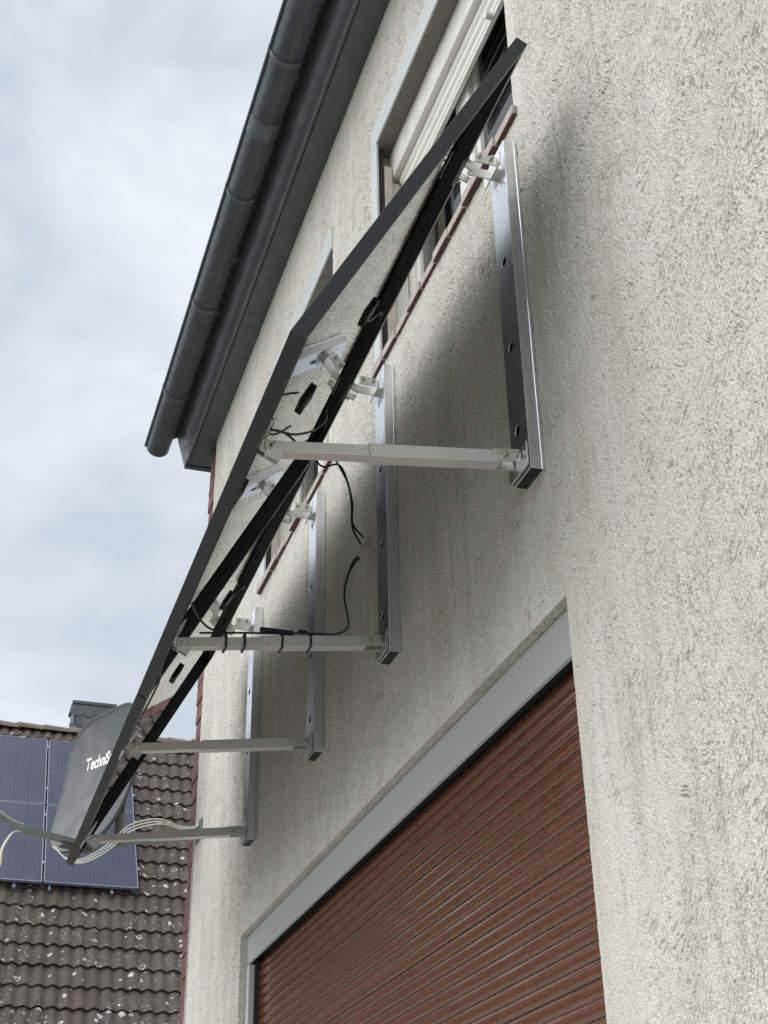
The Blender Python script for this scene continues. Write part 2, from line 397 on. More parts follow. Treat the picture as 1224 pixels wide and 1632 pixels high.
# rooms behind the upper windows
for (y0, y1, z0, z1) in OPEN[1:]:
    bm = new(); box(bm, (0.30, y0-0.35, z0-0.85), (2.6, y1+0.35, z1+0.25))
    bmesh.ops.delete(bm, geom=[f for f in bm.faces if abs(f.calc_center_median().x-0.30) < 1e-3], context='FACES_ONLY')
    hp('room', bm, M['room'])

# red slates hung on the house corner
slp = hp('slate_backing', B((0.03, Y_C+0.001, GZ+0.2), (0.34, Y_C+0.19, 2.70)), M['dark_gap'])
bm = new(); box(bm, (-0.004, 0.0, -0.050), (0.004, 0.185, 0.062))
s0 = None; z = GZ+0.30; i = 0
while z < 2.66:
    Mx = Matrix.Translation((0.012+random.uniform(-.003, .003), Y_C+0.003, z)) @ Matrix.Rotation(math.radians(1.8), 4, 'Y') @ Matrix.Rotation(math.radians(random.uniform(-1.2, 1.2)), 4, 'X')
    if s0 is None: s0 = obj('slate', bm, M['slate_red'], slp); s0.matrix_local = Mx
    else: inst(s0, 'slate', slp, mat=Mx)
    z += 0.105; i += 1
hp('corner_bead', B((-0.004, Y_C-0.012, GZ+0.1), (0.012, Y_C+0.004, 0.45)), M['cover'])

# eaves: soffit, fascia, roof
EY = 6.60
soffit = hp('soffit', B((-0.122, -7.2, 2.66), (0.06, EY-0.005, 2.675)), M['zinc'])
hp('soffit_seam', B((-0.108, -7.2, 2.6565), (-0.104, EY-0.01, 2.6605)), M['dark_gap'])
bm = new(); extrude_profile(bm, [(-0.124, 2.655), (-0.118, 2.655), (-0.172, 2.86), (-0.180, 2.86)], -7.2, EY)
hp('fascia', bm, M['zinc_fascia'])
bm = new(); extrude_profile(bm, [(-0.122, 2.662), (0.05, 2.662), (0.05, 3.02), (-0.175, 2.862)], EY-0.012, EY-0.002)
hp('eaves_end_cap', bm, M['zinc'])
hp('end_flashing', B((-0.125, EY-0.03, 2.650), (0.052, EY+0.004, 2.6545)), M['zinc'])
bm = new(); extrude_profile(bm, [(-0.27, 2.80), (-0.25, 2.86), (6.0, 7.0), (6.0, 6.93)], -7.3, EY+0.02)
roof = hp('roof', bm, M['own_tile'])

# gutter with brackets
GX, GZC, GR = -0.285, 2.757, 0.066
prof = []
for k in range(25):
    a = PI + PI*k/24; prof.append((GX+GR*math.cos(a), GZC+GR*math.sin(a)))
inn = [(GX+(x-GX)*0.965, GZC+(z-GZC)*0.965) for x, z in prof][::-1]
bm = new(); extrude_profile(bm, prof+inn, -7.2, EY-0.01)
gutter = hp('gutter', bm, M['zinc'], smooth=False)
for pface in gutter.data.polygons: pface.use_smooth = abs(pface.normal.y) < 0.5
bm = new(); cyl(bm, (GX-GR-0.004, -7.2, GZC+0.004), (GX-GR-0.004, EY-0.002, GZC+0.004), 0.0085, 12)
obj('rolled_bead', bm, M['zinc'], gutter, smooth=True)
bm = new()
half = [(GX+GR*0.97*math.cos(PI+PI*k/20), GZC+GR*0.97*math.sin(PI+PI*k/20)) for k in range(21)]
extrude_profile(bm, half, EY-0.018, EY-0.011); obj('gutter_end', bm, M['zinc'], gutter)
def clamp_bm():
    b = new(); P = []
    for k in range(15):
        a = PI + PI*k/14; P.append((GX+(GR+0.004)*math.cos(a), GZC+(GR+0.004)*math.sin(a)))
    o_ = [(GX+(x-GX)*1.0-0, z) for x, z in P]; i_ = [(GX+(x-GX)*0.94, GZC+(z-GZC)*0.94) for x, z in P][::-1]
    extrude_profile(b, o_+i_, -0.011, 0.011)
    box(b, (GX-GR-0.012, -0.011, GZC+0.002), (GX-GR+0.002, 0.011, GZC+0.020))
    return b
k0 = None
for y in (-1.2, -0.4, 0.4, 1.2, 2.01, 2.82, 3.62, 4.42, 5.22, 6.0):
    if k0 is None: k0 = obj('gutter_bracket', clamp_bm(), M['zinc'], gutter); k0.location.y = y
    else: inst(k0, 'gutter_bracket', gutter, loc=(0, y, 0))
for y in (3.95, 0.9):
    obj('gutter_joint', extrude_profile(new(), [(GX+(x-GX)*1.02, GZC+(z-GZC)*1.02) for x, z in prof]+[(GX+(x-GX)*0.99, GZC+(z-GZC)*0.99) for x, z in prof][::-1], y, y+0.10), M['zinc'], gutter)

# ground floor roller shutter
y0, y1, z0, z1 = OPEN[0]
SB = -0.418
sh = hp('roller_shutter', extrude_profile(new(), [(0.026, z1-0.002), (0.026, SB), (0.032, SB-0.003), (0.032, z1-0.002)], y0, y1+0.0), M['cover'])
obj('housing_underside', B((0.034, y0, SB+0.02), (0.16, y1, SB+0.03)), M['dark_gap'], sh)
obj('guide_rail', B((0.027, y1-0.042, z0), (0.05, y1-0.002, SB-0.004)), M['trim'], sh, bevel=0.002)
obj('guide_rail', B((0.027, y0+0.002, z0), (0.05, y0+0.042, SB-0.004)), M['trim'], sh, bevel=0.002)
obj('guide_slot', B((0.048, y1-0.056, z0), (0.09, y1-0.043, SB)), M['dark_gap'], sh)
PITCH = 0.0346
bm = new()
pr = []
for k in range(9):
    t = k/8; pr.append((-0.0052*(1-(2*t-1)**2)-0.0012, 0.0014+t*(PITCH-0.0032)))
pr = [(0.0045, 0.0014)]+pr+[(0.0045, pr[-1][1]), (0.0045, PITCH-0.0018), (0.0005, PITCH-0.0018), (0.0005, PITCH+0.0012), (0.006, PITCH+0.0012), (0.006, 0.0014)]
extrude_profile(bm, pr, y0+0.05, y1-0.05)
z = SB-0.035+0.012; sl = None; n = 0
bm_slot = new()
yy = y0+0.09
while yy < y1-0.09:
    box(bm_slot, (-0.0012, yy, PITCH-0.0036), (0.0013, yy+0.016, PITCH+0.0008)); yy += 0.027
slot_me = None
while z > z0+0.01:
    if sl is None:
        sl = obj('slat', bm, M['wood'], sh); sl.location = (0.072, 0, z)
        for pp in sl.data.polygons: pp.use_smooth = abs(pp.normal.y) < 0.5
        sl.data.set_sharp_from_angle(angle=math.radians(35))
    else: inst(sl, 'slat', sh, loc=(0.072+random.uniform(-.0008, .0008), 0, z))
    z -= PITCH; n += 1
bm2 = new()
for q in range(n):
    zz = SB-0.035+0.012-q*PITCH
    if zz < -1.6: break
    yy = y0+0.07+random.uniform(0, .02)
    while yy < y1-0.09:
        box(bm2, (0.0718, yy, zz+PITCH-0.0016), (0.0728, yy+0.011, zz+PITCH+0.0010)); yy += 0.0262
bm_slot.free()
tag(obj('vent_slots', bm2, M['dark_gap'], sh), kind='stuff')
hp('shutter_back', B((0.10, y0+0.003, z0), (0.11, y1-0.003, z1-0.01)), M['dark_gap'])

# upper windows
def window(y0, y1, z0, z1, first):
    fr = new(); X0, X1 = 0.115, 0.175
    fz0 = z0+0.02; fz1 = z1-0.16
    box(fr, (X0, y0+0.002, fz0), (X1, y0+0.075, fz1)); box(fr, (X0, y1-0.075, fz0), (X1, y1-0.002, fz1))
    box(fr, (X0, y0+0.075, fz0), (X1, y1-0.075, fz0+0.085)); box(fr, (X0, y0+0.075, fz1-0.07), (X1, y1-0.075, fz1))
    ym = (y0+y1)/2
    box(fr, (X0-0.004, ym-0.055, fz0+0.085), (X1, ym+0.055, fz1-0.07))
    w = hp('window', fr, M['pvc'], bevel=0.004)
    for a, b in ((y0+0.075, ym-0.055), (ym+0.055, y1-0.075)):
        # casement beads and pane
        c = new(); X = X0+0.012
        box(c, (X, a, fz0+0.085), (X+0.03, a+0.03, fz1-0.07)); box(c, (X, b-0.03, fz0+0.085), (X+0.03, b, fz1-0.07))
        box(c, (X, a+0.03, fz0+0.085), (X+0.03, b-0.03, fz0+0.115)); box(c, (X, a+0.03, fz1-0.10), (X+0.03, b-0.03, fz1-0.07))
        obj('casement', c, M['pvc'], w, bevel=0.003)
        obj('pane', B((X+0.014, a+0.03, fz0+0.115), (X+0.020, b-0.03, fz1-0.10)), M['glass'], w)
    # shutter housing above, lowered slats, guides, trims
    obj('housing_front', B((0.060, y0+0.003, z1-0.245), (0.10, y1-0.003, z1-0.012)), M['pvc'], w, bevel=0.006)
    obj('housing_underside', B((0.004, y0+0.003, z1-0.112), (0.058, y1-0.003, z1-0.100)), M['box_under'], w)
    obj('housing_cover', B((-0.006, y0+0.001, z1-0.105), (0.003, y1+0.004, z1+0.004)), M['trim'], w, bevel=0.002)
    sb = new()
    extrude_profile(sb, [(0.006, 0), (0.0015, 0.004), (-0.004, 0.012), (-0.0055, 0.024), (-0.004, 0.036), (0.001, 0.045), (0.006, 0.048)], y0+0.05, y1-0.055)
    s1 = obj('shutter_slat', sb, M['pvc'], w); s1.location = (0.088, 0, z1-0.285)
    for q in (1, 2): inst(s1, 'shutter_slat', w, loc=(0.088, 0, z1-0.285-0.052*q))
    obj('end_bar', B((0.082, y0+0.05, z1-0.410), (0.097, y1-0.055, z1-0.391)), M['pvc'], w, bevel=0.003)
    for yy in (y0+0.25, y1-0.19):
        obj('stop_stub', cyl(new(), (0.060, yy, z1-0.402), (0.085, yy, z1-0.402), 0.011, 12), M['pvc'], w, smooth=False)
    for s in (0, 1):
        def Y(a, b): return (y0+a, y0+b) if s == 0 else (y1-b, y1-a)
        a, b = Y(-0.004, 0.056)
        if s: obj('side_trim', B((-0.006, a, z0+0.03), (0.004, b, z1-0.107)), M['trim'], w, bevel=0.002)
        a, b = Y(0.010, 0.045)
        if s: obj('gap_shade_strip', B((0.006, a, z0+0.03), (0.026, b, z1-0.115)), M['dark_gap'], w)  # solid dark strip painted in for the shaded gap behind the trim
        a, b = Y(0.004, 0.050); obj('guide_channel', B((0.028, a, z0+0.03), (0.058, b, z1-0.20)), M['beige'], w, bevel=0.004)
        a, b = Y(0.004, 0.034); obj('guide_rail', B((0.0605, a, z0+0.03), (0.112, b, z1-0.26)), M['pvc'], w, bevel=0.003)
    # vertical blinds behind the glass
    yb = y0+0.10; m0 = None
    while yb < y1-0.10:
        wd = random.uniform(0.05, 0.075)
        if random.random() < 0.80 and (yb > y0+(0.52 if first else 0.30)):
            a = math.radians(random.uniform(-28, 28))
            Mx = Matrix.Translation((0.205, yb, 0)) @ Matrix.Rotation(a, 4, 'Z')
            if m0 is None: m0 = obj('blind_strip', B((-0.0012, 0, fz0+0.05), (0.0012, 0.066, z1-0.1)), M['curtain'], w); m0.matrix_local = Mx
            else: inst(m0, 'blind_strip', w, mat=Mx)
        yb += wd
    # clinker sill
    sill = hp('window_sill', B((-0.005, y0-0.02, z0-0.018), (0.112, y1+0.02, z0+0.006)), M['mortar'])
    L = (y1-y0+0.04); nt_ = max(6, round(L/0.118)); tl = L/nt_
    st = new(); box(st, (-0.014, 0.002, z0-0.020), (0.108, tl-0.002, z0+0.012))
    for f_ in st.faces:
        f_.material_index = 1 if f_.normal.x < -0.5 else 0
    st.normal_update()
    for f_ in st.faces:
        f_.material_index = 0 if f_.calc_center_median().z < z0-0.019 else 1
    t0 = obj('sill_tile', st, [M['sill'], M['sill_front']], sill, bevel=0.003); t0.location = (0, y0-0.02, 0)
    for q in range(1, nt_):
        o_ = inst(t0, 'sill_tile', sill, loc=(random.uniform(-.0012, .0012), y0-0.02+q*tl, random.uniform(-.001, .001)))
        o_.rotation_euler = (random.uniform(-.004, .004), random.uniform(-.006, .006), random.uniform(-.006, .006))
    return w
window(*OPEN[1], True); window(*OPEN[2], False)

# ------------------------------------------------------------------ aluminium brackets
RW, RD, RH = 0.0355, 0.0934, 0.9882
ST_A = Vector((-0.0932, 0, 0.0201)); ST_B = Vector((-0.6162, 0, -0.0495)); STH = 0.0317; STY0, STY1 = 0.0285, 0.0625
PIV = Vector((-0.1332, 0.9100)); POU = Vector((-0.6434, -0.0466))          # panel flange line in (x, z)
PT = (POU-PIV).normalized(); PN = Vector((PT.y, -PT.x)); PN = -PN if PN.y < 0 else PN
P_ANG = math.atan2(PT.y, PT.x)
def hexbolt(y, x, z, side=-1):
    b = new(); cyl(b, (x, y, z), (x, y+side*0.0022, z), 0.0078, 18); cyl(b, (x, y+side*0.0022, z), (x, y+side*0.0075, z), 0.0062, 6)
    cyl(b, (x, y+side*0.0075, z), (x, y+side*0.0125, z), 0.0034, 10); return b
def make_bracket():
    root = empty('support_bracket')
    bm = new(); t = 0.0026
    def ring(x0, x1, y0, y1, z): return [bm.verts.new(q) for q in ((x0, y0, z), (x1, y0, z), (x1, y1, z), (x0, y1, z))]
    a, b = ring(-RW, -0.001, 0, RD, 0), ring(-RW, -0.001, 0, RD, RH)
    c, d = ring(-RW+t, -0.001-t, t, RD-t, 0), ring(-RW+t, -0.001-t, t, RD-t, RH)
    for i in range(4):
        j = (i+1) % 4
        bm.faces.new((a[i], a[j], b[j], b[i])); bm.faces.new((c[j], c[i], d[i], d[j])); bm.faces.new((a[j], a[i], c[i], c[j])); bm.faces.new((b[i], b[j], d[j], d[i]))
    rail = obj('rail', bm, M['alu'], root)
    cb = new()
    for z in (0.13, 0.365, 0.625, 0.868): cyl(cb, (-RW-0.01, 0.052, z), (-RW+0.012, 0.052, z), 0.0125, 20)
    cut(rail, cb)
    bv = rail.modifiers.new('bevel', 'BEVEL'); bv.width = 0.0012; bv.segments = 2; bv.limit_method = 'ANGLE'; bv.angle_limit = math.radians(50)
    obj('rail_lip', B((-0.0075, -0.0022, 0.0), (-0.0008, 0.0, RH)), M['alu'], rail)
    obj('rail_dark_fill', B((-RW+t+0.0005, t+0.0005, 0.004), (-0.001-t-0.0005, RD-t-0.0005, 0.010)), M['black_plastic'], rail)  # black fill standing in for the unlit inside of the open rail end
    # hinge at the top
    hz = 0.905
    hg = new(); box(hg, (-0.0525, -0.004, hz-0.006), (-0.0485, 0.098, hz+0.036)); h = obj('hinge', hg, M['plate'], root, bevel=0.0008)
    obj('spacer', cyl(new(), (-0.0485, 0.052, hz+0.012), (-RW-0.0002, 0.052, hz+0.012), 0.019, 20), M['plate'], h)
    for yy in (0.014, 0.062):
        obj('hinge_ear', B((-0.112, yy, hz), (-0.0525, yy+0.0035, hz+0.030)), M['plate'], h, bevel=0.0008)
    obj('hinge_web', B((-0.1145, 0.0175, hz+0.001), (-0.1115, 0.062, hz+0.029)), M['plate'], h)
    obj('bolt', hexbolt(0.014, -0.066, hz+0.019), M['steel'], h); obj('bolt', hexbolt(0.014, -0.099, hz+0.019), M['steel'], h)
    obj('bolt', hexbolt(0.0655, -0.066, hz+0.015, 1), M['steel'], h); obj('bolt', hexbolt(0.0655, -0.099, hz+0.015, 1), M['steel'], h)
    # plate clamped under the inner panel frame
    Mp = Matrix.Translation((PIV.x, 0, PIV.y)) @ Matrix.Rotation(-P_ANG, 4, 'Y')      # local x runs down the panel
    sg = 1 if (Mp.to_3x3() @ Vector((0, 0, 1))).dot(Vector((PN.x, 0, PN.y))) > 0 else -1
    def pbox(x0, x1, ya, yb, n0, n1):
        n0, n1 = (n0*sg, n1*sg); return B((x0, ya, min(n0, n1)), (x1, yb, max(n0, n1)), Mp)
    obj('clamp_plate', pbox(0.000, 0.030, -0.004, 0.092, -0.005, -0.001), M['plate'], h, bevel=0.0006)
    obj('clamp_ear', pbox(0.004, 0.027, 0.0175, 0.021, -0.034, -0.005), M['plate'], h); obj('clamp_ear', pbox(0.004, 0.027, 0.0585, 0.062, -0.034, -0.005), M['plate'], h)
    for yy in (0.004, 0.080):
        b = new(); p_ = Mp @ Vector((0.016, yy, -0.005*sg)); q_ = Mp @ Vector((0.016, yy, -0.011*sg)); cyl(b, p_, q_, 0.0065, 6)
        cyl(b, q_, Mp @ Vector((0.016, yy, -0.019*sg)), 0.0032, 8); obj('bolt', b, M['steel'], h)
    # telescopic strut
    d = (ST_B-ST_A); L = d.length; ang = math.atan2(d.z, d.x)
    Ms = Matrix.Translation((ST_A.x, 0, ST_A.z)) @ Matrix.Rotation(-ang, 4, 'Y')
    flip = -1 if (Ms.to_3x3() @ Vector((0, 0, 1))).z < 0 else 1
    def sbox(bmm, x0, x1, ya, yb, h0, h1):
        h0, h1 = h0*flip, h1*flip; box(bmm, (x0, ya, min(h0, h1)), (x1, yb, max(h0, h1)), Ms)
    def tubebox(x0, x1, ya, yb, h0, h1, tt, flare=False):
        b = new(); pts = lambda x, y_0, y_1, h_0, h_1: [b.verts.new(Ms @ Vector((x, y, hh*flip))) for y, hh in ((y_0, h_0), (y_1, h_0), (y_1, h_1), (y_0, h_1))]
        a1, b1 = pts(x0, ya, yb, h0, h1), pts(x1, ya, yb, h0, h1)
        c1, d1 = pts(x0, ya+tt, yb-tt, h0+tt, h1-tt), pts(x1, ya+tt, yb-tt, h0+tt, h1-tt)
        for i in range(4):
            j = (i+1) % 4
            b.faces.new((a1[i], a1[j], b1[j], b1[i])); b.faces.new((c1[j], c1[i], d1[i], d1[j])); b.faces.new((a1[j], a1[i], c1[i], c1[j])); b.faces.new((b1[i], b1[j], d1[j], d1[i]))
        return b
    seam = 0.57*L
    st = obj('strut', tubebox(-0.002, seam, STY0, STY1, 0.0, STH, 0.0022), M['alu_strut'], root, bevel=0.0018)
    obj('inner_tube', tubebox(seam-0.12, L, STY0+0.0024, STY1-0.0024, 0.0024, STH-0.0024, 0.002), M['alu_strut'], st, bevel=0.0016)
    # bracket at the wall rail
    obj('base_plate', B((-0.0435, -0.003, 0.006), (-0.0395, 0.097, 0.066)), M['plate'], st, bevel=0.0008)
    obj('spacer', cyl(new(), (-0.0395, 0.050, 0.036), (-RW-0.0002, 0.050, 0.036), 0.017, 18), M['plate'], st)
    b = new(); sbox(b, -0.050, 0.012, STY0-0.0042, STY0-0.0004, 0.001, STH+0.001); obj('strut_ear', b, M['plate'], st, bevel=0.0008)
    b = new(); sbox(b, -0.050, 0.012, STY1+0.0004, STY1+0.0042, 0.001, STH+0.001); obj('strut_ear', b, M['plate'], st, bevel=0.0008)
    obj('bolt', hexbolt(STY0-0.0042, ST_A.x+0.010, ST_A.z+0.018), M['steel'], st); obj('bolt', hexbolt(STY0-0.0042, -0.054, 0.043), M['steel'], st)
    # bracket at the panel
    e_ = Ms @ Vector((L, 0, 0))
    po = (Vector((e_.x, e_.z+STH*0.5))-PIV).dot(PT)
    obj('foot_plate', pbox(po-0.058, po+0.036, STY0-0.022, STY1+0.022, -0.0045, -0.0008), M['plate'], st, bevel=0.0006)
    obj('foot_ear', pbox(po-0.012, po+0.014, STY0+0.006, STY0+0.009, -0.055, -0.0045), M['plate'], st); obj('foot_ear', pbox(po-0.012, po+0.014, STY1-0.009, STY1-0.006, -0.055, -0.0045), M['plate'], st)
    q = Ms @ Vector((L-0.016, 0, STH*0.52*flip)); obj('bolt', hexbolt(STY0+0.0024, q.x, q.z), M['steel'], st)
    q = Ms @ Vector((seam-0.012, 0, STH*0.6*flip)); obj('rivet', cyl(new(), (q.x, STY0, q.z), (q.x, STY0-0.0012, q.z), 0.0036, 12), M['steel'], st)
    q = Ms @ Vector((L-0.016, 0, STH*0.52*flip)); obj('bolt', hexbolt(STY1-0.0024, q.x, q.z, 1), M['steel'], st)
    return root
RY = [(2.2550, 0.0174), (3.2388, 0.0158), (4.0252, 0.0089), (4.9785, 0.0021)]
LB = ['aluminium bracket nearest the camera, its rail beside the window right of the others',
      'aluminium bracket second from the camera, black cable ties round its strut',
      'aluminium bracket third from the camera, under the second window, strut bare of cables',
      'farthest aluminium bracket, its strut crossing the satellite dish cables']
b0 = make_bracket()
for i, (y, hb) in enumerate(RY):
    o = b0 if i == 0 else copy_tree(b0)
    o.location = (0, y, hb); tag(o, LB[i], 'bracket', 'wall brackets carrying the solar panels')

# ------------------------------------------------------------------ solar panels on the wall
PWID = (POU-PIV).length; PLEN = 1.722; TH = 0.030
def panel_matrix(y):
    t = Vector((PT.x, 0, PT.y)); n_ = Vector((PN.x, 0, PN.y)); yv = Vector((0, 1, 0))
    return Matrix(((t.x, yv.x, n_.x, PIV.x), (t.y, yv.y, n_.y, y), (t.z, yv.z, n_.z, PIV.y), (0, 0, 0, 1)))
def make_panel():
    root = empty('solar_panel')
    def side(name, prof, axis, a, b, at, sgn):
        """frame profile (inward offset, height) swept along an edge"""
        m = new(); A = []; C_ = []
        for i_, h_ in prof:
            if axis == 'y': A.append(m.verts.new((at+sgn*i_, a+i_, h_))); C_.append(m.verts.new((at+sgn*i_, b-i_, h_)))
            else: A.append(m.verts.new((a+i_, at+sgn*i_, h_))); C_.append(m.verts.new((b-i_, at+sgn*i_, h_)))
        n_ = len(prof)
        for k in range(n_): m.faces.new((A[k], A[(k+1) % n_], C_[(k+1) % n_], C_[k]))
        m.faces.new(A[::-1]); m.faces.new(C_)
        return m
    def prof(fl): return [(0, 0), (fl, 0), (fl, 0.0018), (0.0020, 0.0018), (0.0020, 0.0228), (0.0105, 0.0228), (0.0105, 0.0300), (0, 0.0300)]
    f = new()
    for m in (side('f', prof(0.030), 'y', 0, PLEN, 0, 1), side('f', prof(0.030), 'y', 0, PLEN, PWID, -1), side('f', prof(0.018), 'x', 0, PWID, 0, 1), side('f', prof(0.018), 'x', 0, PWID, PLEN, -1)):
        me = bpy.data.meshes.new('t'); m.to_mesh(me); m.free(); f.from_mesh(me); bpy.data.meshes.remove(me)
    obj('frame', f, M['black_frame'], root, bevel=0.0008)
    # laminate: back glass below, cells on top
    bm = new(); box(bm, (0.0025, 0.0025, 0.0233), (PWID-0.0025, PLEN-0.0025, 0.0292))
    for q in bm.faces: q.material_index = 1 if q.calc_center_median().z > 0.029 else 0
    obj('glass_laminate', bm, [M['backglass'], M['cells']], root)
    for k, u in enumerate((0.235, 0.56, 0.875)):
        bm = new(); x = u*PWID; y = 0.765
        box(bm, (x-0.030, y-0.030, 0.0140), (x+0.030, y+0.030, 0.0232))
        box(bm, (x-0.025, y-0.038, 0.015), (x-0.010, y-0.030, 0.0230)); box(bm, (x+0.008, y+0.030, 0.015), (x+0.022, y+0.043, 0.0230)); box(bm, (x-0.02, y+0.030, 0.016), (x-0.008, y+0.038, 0.0230))
        j = obj('junction_box', bm, M['black_plastic'], root, bevel=0.002)
    bm = new()
    x = 0.235*PWID
    tube(bm, [(x, 0.79, 0.018), (x-0.06, 0.86, 0.018), (0.045, 0.98, 0.012), (0.036, 1.25, 0.010), (0.038, 1.45, 0.012), (0.036, 1.68, 0.012)], 0.0022)
    obj('panel_lead', bm, M['cable_black'], root)
    return root
p0 = make_panel(); p0.matrix_world = panel_matrix(1.8847)
tag(p0, 'nearer black-framed solar panel tilted off the wall, its short end facing us', 'solar panel', 'solar panels on the wall brackets')
p1 = copy_tree(p0); p1.matrix_world = panel_matrix(1.8847+PLEN+0.010)
tag(p1, 'farther black-framed solar panel in front of the satellite dish', 'solar panel', 'solar panels on the wall brackets')

# ------------------------------------------------------------------ cables
def cable(label, paths, r, m, name='cable', cat='cable', n=8):
    bm = new()
    for q in paths: tube(bm, q, r, n)
    return tag(obj(name, bm, m, smooth=True), label, cat)
lp = cable('black cable loop hanging between the panels and the second bracket strut',
      [[(-0.292, 3.10, 0.575), (-0.272, 3.16, 0.556), (-0.24, 3.2, 0.559), (-0.193, 3.2, 0.574), (-0.168, 3.2, 0.526), (-0.155, 3.2, 0.454), (-0.152, 3.2, 0.371), (-0.128, 3.2, 0.318)],
       [(-0.205, 3.205, 0.60), (-0.185, 3.203, 0.560), (-0.166, 3.201, 0.518), (-0.151, 3.203, 0.45), (-0.150, 3.205, 0.385), (-0.118, 3.205, 0.345)],
       [(-0.128, 3.2, 0.280), (-0.156, 3.2, 0.238), (-0.173, 3.2, 0.186), (-0.176, 3.2, 0.137), (-0.164, 3.21, 0.090), (-0.158, 3.235, 0.068), (-0.184, 3.262, 0.058), (-0.263, 3.272, 0.0545), (-0.36, 3.272, 0.042), (-0.47, 3.272, 0.029), (-0.56, 3.275, 0.018)],
       [(-0.115, 3.2, 0.292), (-0.148, 3.2, 0.264), (-0.170, 3.2, 0.200)]], 0.0030, M['cable_black'])
bm = new(); tube(bm, [(-0.135, 3.2, 0.275), (-0.118, 3.2, 0.298), (-0.100, 3.2, 0.330)], 0.008, 10); tube(bm, [(-0.128, 3.2, 0.300), (-0.112, 3.2, 0.325), (-0.103, 3.2, 0.345)], 0.006, 10)
obj('clear_connector', bm, M['clear_plastic'], lp, smooth=True)
bm = new(); box(bm, (-0.395, 3.266, 0.044), (-0.30, 3.280, 0.056)); box(bm, (-0.288, 3.266, 0.053), (-0.262, 3.280, 0.062)); obj('plug_connector', bm, M['black_plastic'], lp, bevel=0.003)
sd = (ST_B-ST_A)/(ST_B.x-ST_A.x)
for x in (-0.488, -0.437, -0.333, -0.253):
    zc = ST_A.z+0.0158+sd.z*(x-ST_A.x); y0_, y1_ = 3.2388+STY0-0.0022, 3.2388+STY1+0.0022
    lo, hi = zc-0.0015, zc+STH+0.0075; t = 0.0014; w = 0.0028
    bm = new(); box(bm, (x-w, y0_-t, lo-t), (x+w, y0_, hi)); box(bm, (x-w, y1_, lo-t), (x+w, y1_+t, hi)); box(bm, (x-w, y0_, lo-t), (x+w, y1_, lo)); box(bm, (x-w, y0_-t, hi), (x+w, y1_+t, hi+t))
    obj('cable_tie', bm, M['black_plastic'], lp)
cable('short black lead drooping under the nearer panel above the first strut',
      [[(-0.617, 2.24, -0.008), (-0.585, 2.31, 0.041), (-0.515, 2.45, 0.136), (-0.426, 2.62, 0.274), (-0.364, 2.74, 0.391), (-0.345, 2.80, 0.47)], [(-0.595, 2.29, 0.028), (-0.571, 2.34, 0.061), (-0.534, 2.42, 0.107), (-0.499, 2.5, 0.148), (-0.47, 2.56, 0.17)]], 0.0030, M['cable_black'])
cable('short black lead running from the outer frame onto the second strut',
      [[(-0.634, 2.97, -0.050), (-0.629, 3.0, -0.043), (-0.584, 3.15, -0.002), (-0.535, 3.25, 0.022), (-0.49, 3.272, 0.030)]], 0.0030, M['cable_black'])
cable('black lead hanging at the outer edge of the farther panel',
      [[(-0.640, 3.20, -0.058), (-0.652, 3.28, -0.084), (-0.629, 3.48, -0.046), (-0.632, 3.58, -0.052), (-0.640, 3.64, -0.068), (-0.640, 3.72, -0.062)]], 0.0032, M['cable_black'])

# ------------------------------------------------------------------ satellite dish
DC = Vector((-0.490, 6.35, 0.680)); tl = math.radians(8)
dw = Vector((0.445, -0.8955, 0)).normalized(); dn0 = Vector((-0.8955, -0.445, 0)).normalized()
dn = dn0*math.cos(tl)+Vector((0, 0, 1))*math.sin(tl); dv = dn.cross(dw).normalized()
DMAT = Matrix(((dw.x, dv.x, dn.x, DC.x), (dw.y, dv.y, dn.y, DC.y), (dw.z, dv.z, dn.z, DC.z), (0, 0, 0, 1)))
dish = empty('satellite_dish'); dish.matrix_world = DMAT
tag(dish, 'anthracite satellite dish with white lettering behind the end of the solar panels', 'satellite dish')
A_, B_ = 0.305, 0.352
def sup(th, k):                                        # offset-dish outline, flatter sides than an ellipse
    c_, s_ = math.cos(th), math.sin(th); e_ = 2/3.3
    return A_*k*math.copysign(abs(c_)**e_, c_), B_*k*math.copysign(abs(s_)**e_, s_)
def depth(u, v): return 0.46*(u*u+v*v) - 0.062
bm = new(); NR, NS = 14, 72; rings = []
for i in range(1, NR+1):
    k = i/NR; rings.append([bm.verts.new((*sup(2*PI*j/NS, k), depth(*sup(2*PI*j/NS, k)))) for j in range(NS)])
c0 = bm.verts.new((0, 0, depth(0, 0)))
for j in range(NS): bm.faces.new((c0, rings[0][j], rings[0][(j+1) % NS]))
for a, b in zip(rings, rings[1:]):
    for j in range(NS): bm.faces.new((a[j], b[j], b[(j+1) % NS], a[(j+1) % NS]))
# rolled rim and back skin
prev = rings[-1]
for dk, dz in ((1.012, 0.004), (1.022, -0.002), (1.022, -0.014), (1.008, -0.014)):
    cur = [bm.verts.new((sup(2*PI*j/NS, 1)[0]*dk, sup(2*PI*j/NS, 1)[1]*dk, depth(*sup(2*PI*j/NS, 1))+dz)) for j in range(NS)]
    for j in range(NS): bm.faces.new((prev[j], cur[j], cur[(j+1) % NS], prev[(j+1) % NS]))
    prev = cur
back = [prev]
for i in range(NR-1, 0, -1):
    k = i/NR; back.append([bm.verts.new((*sup(2*PI*j/NS, k), depth(*sup(2*PI*j/NS, k))-0.003)) for j in range(NS)])
for a, b in zip(back, back[1:]):
    for j in range(NS): bm.faces.new((a[j], a[(j+1) % NS], b[(j+1) % NS], b[j]))
c1 = bm.verts.new((0, 0, depth(0, 0)-0.003))
for j in range(NS): bm.faces.new((back[-1][j], back[-1][(j+1) % NS], c1))
refl = obj('reflector', bm, M['dish'], dish, smooth=True)
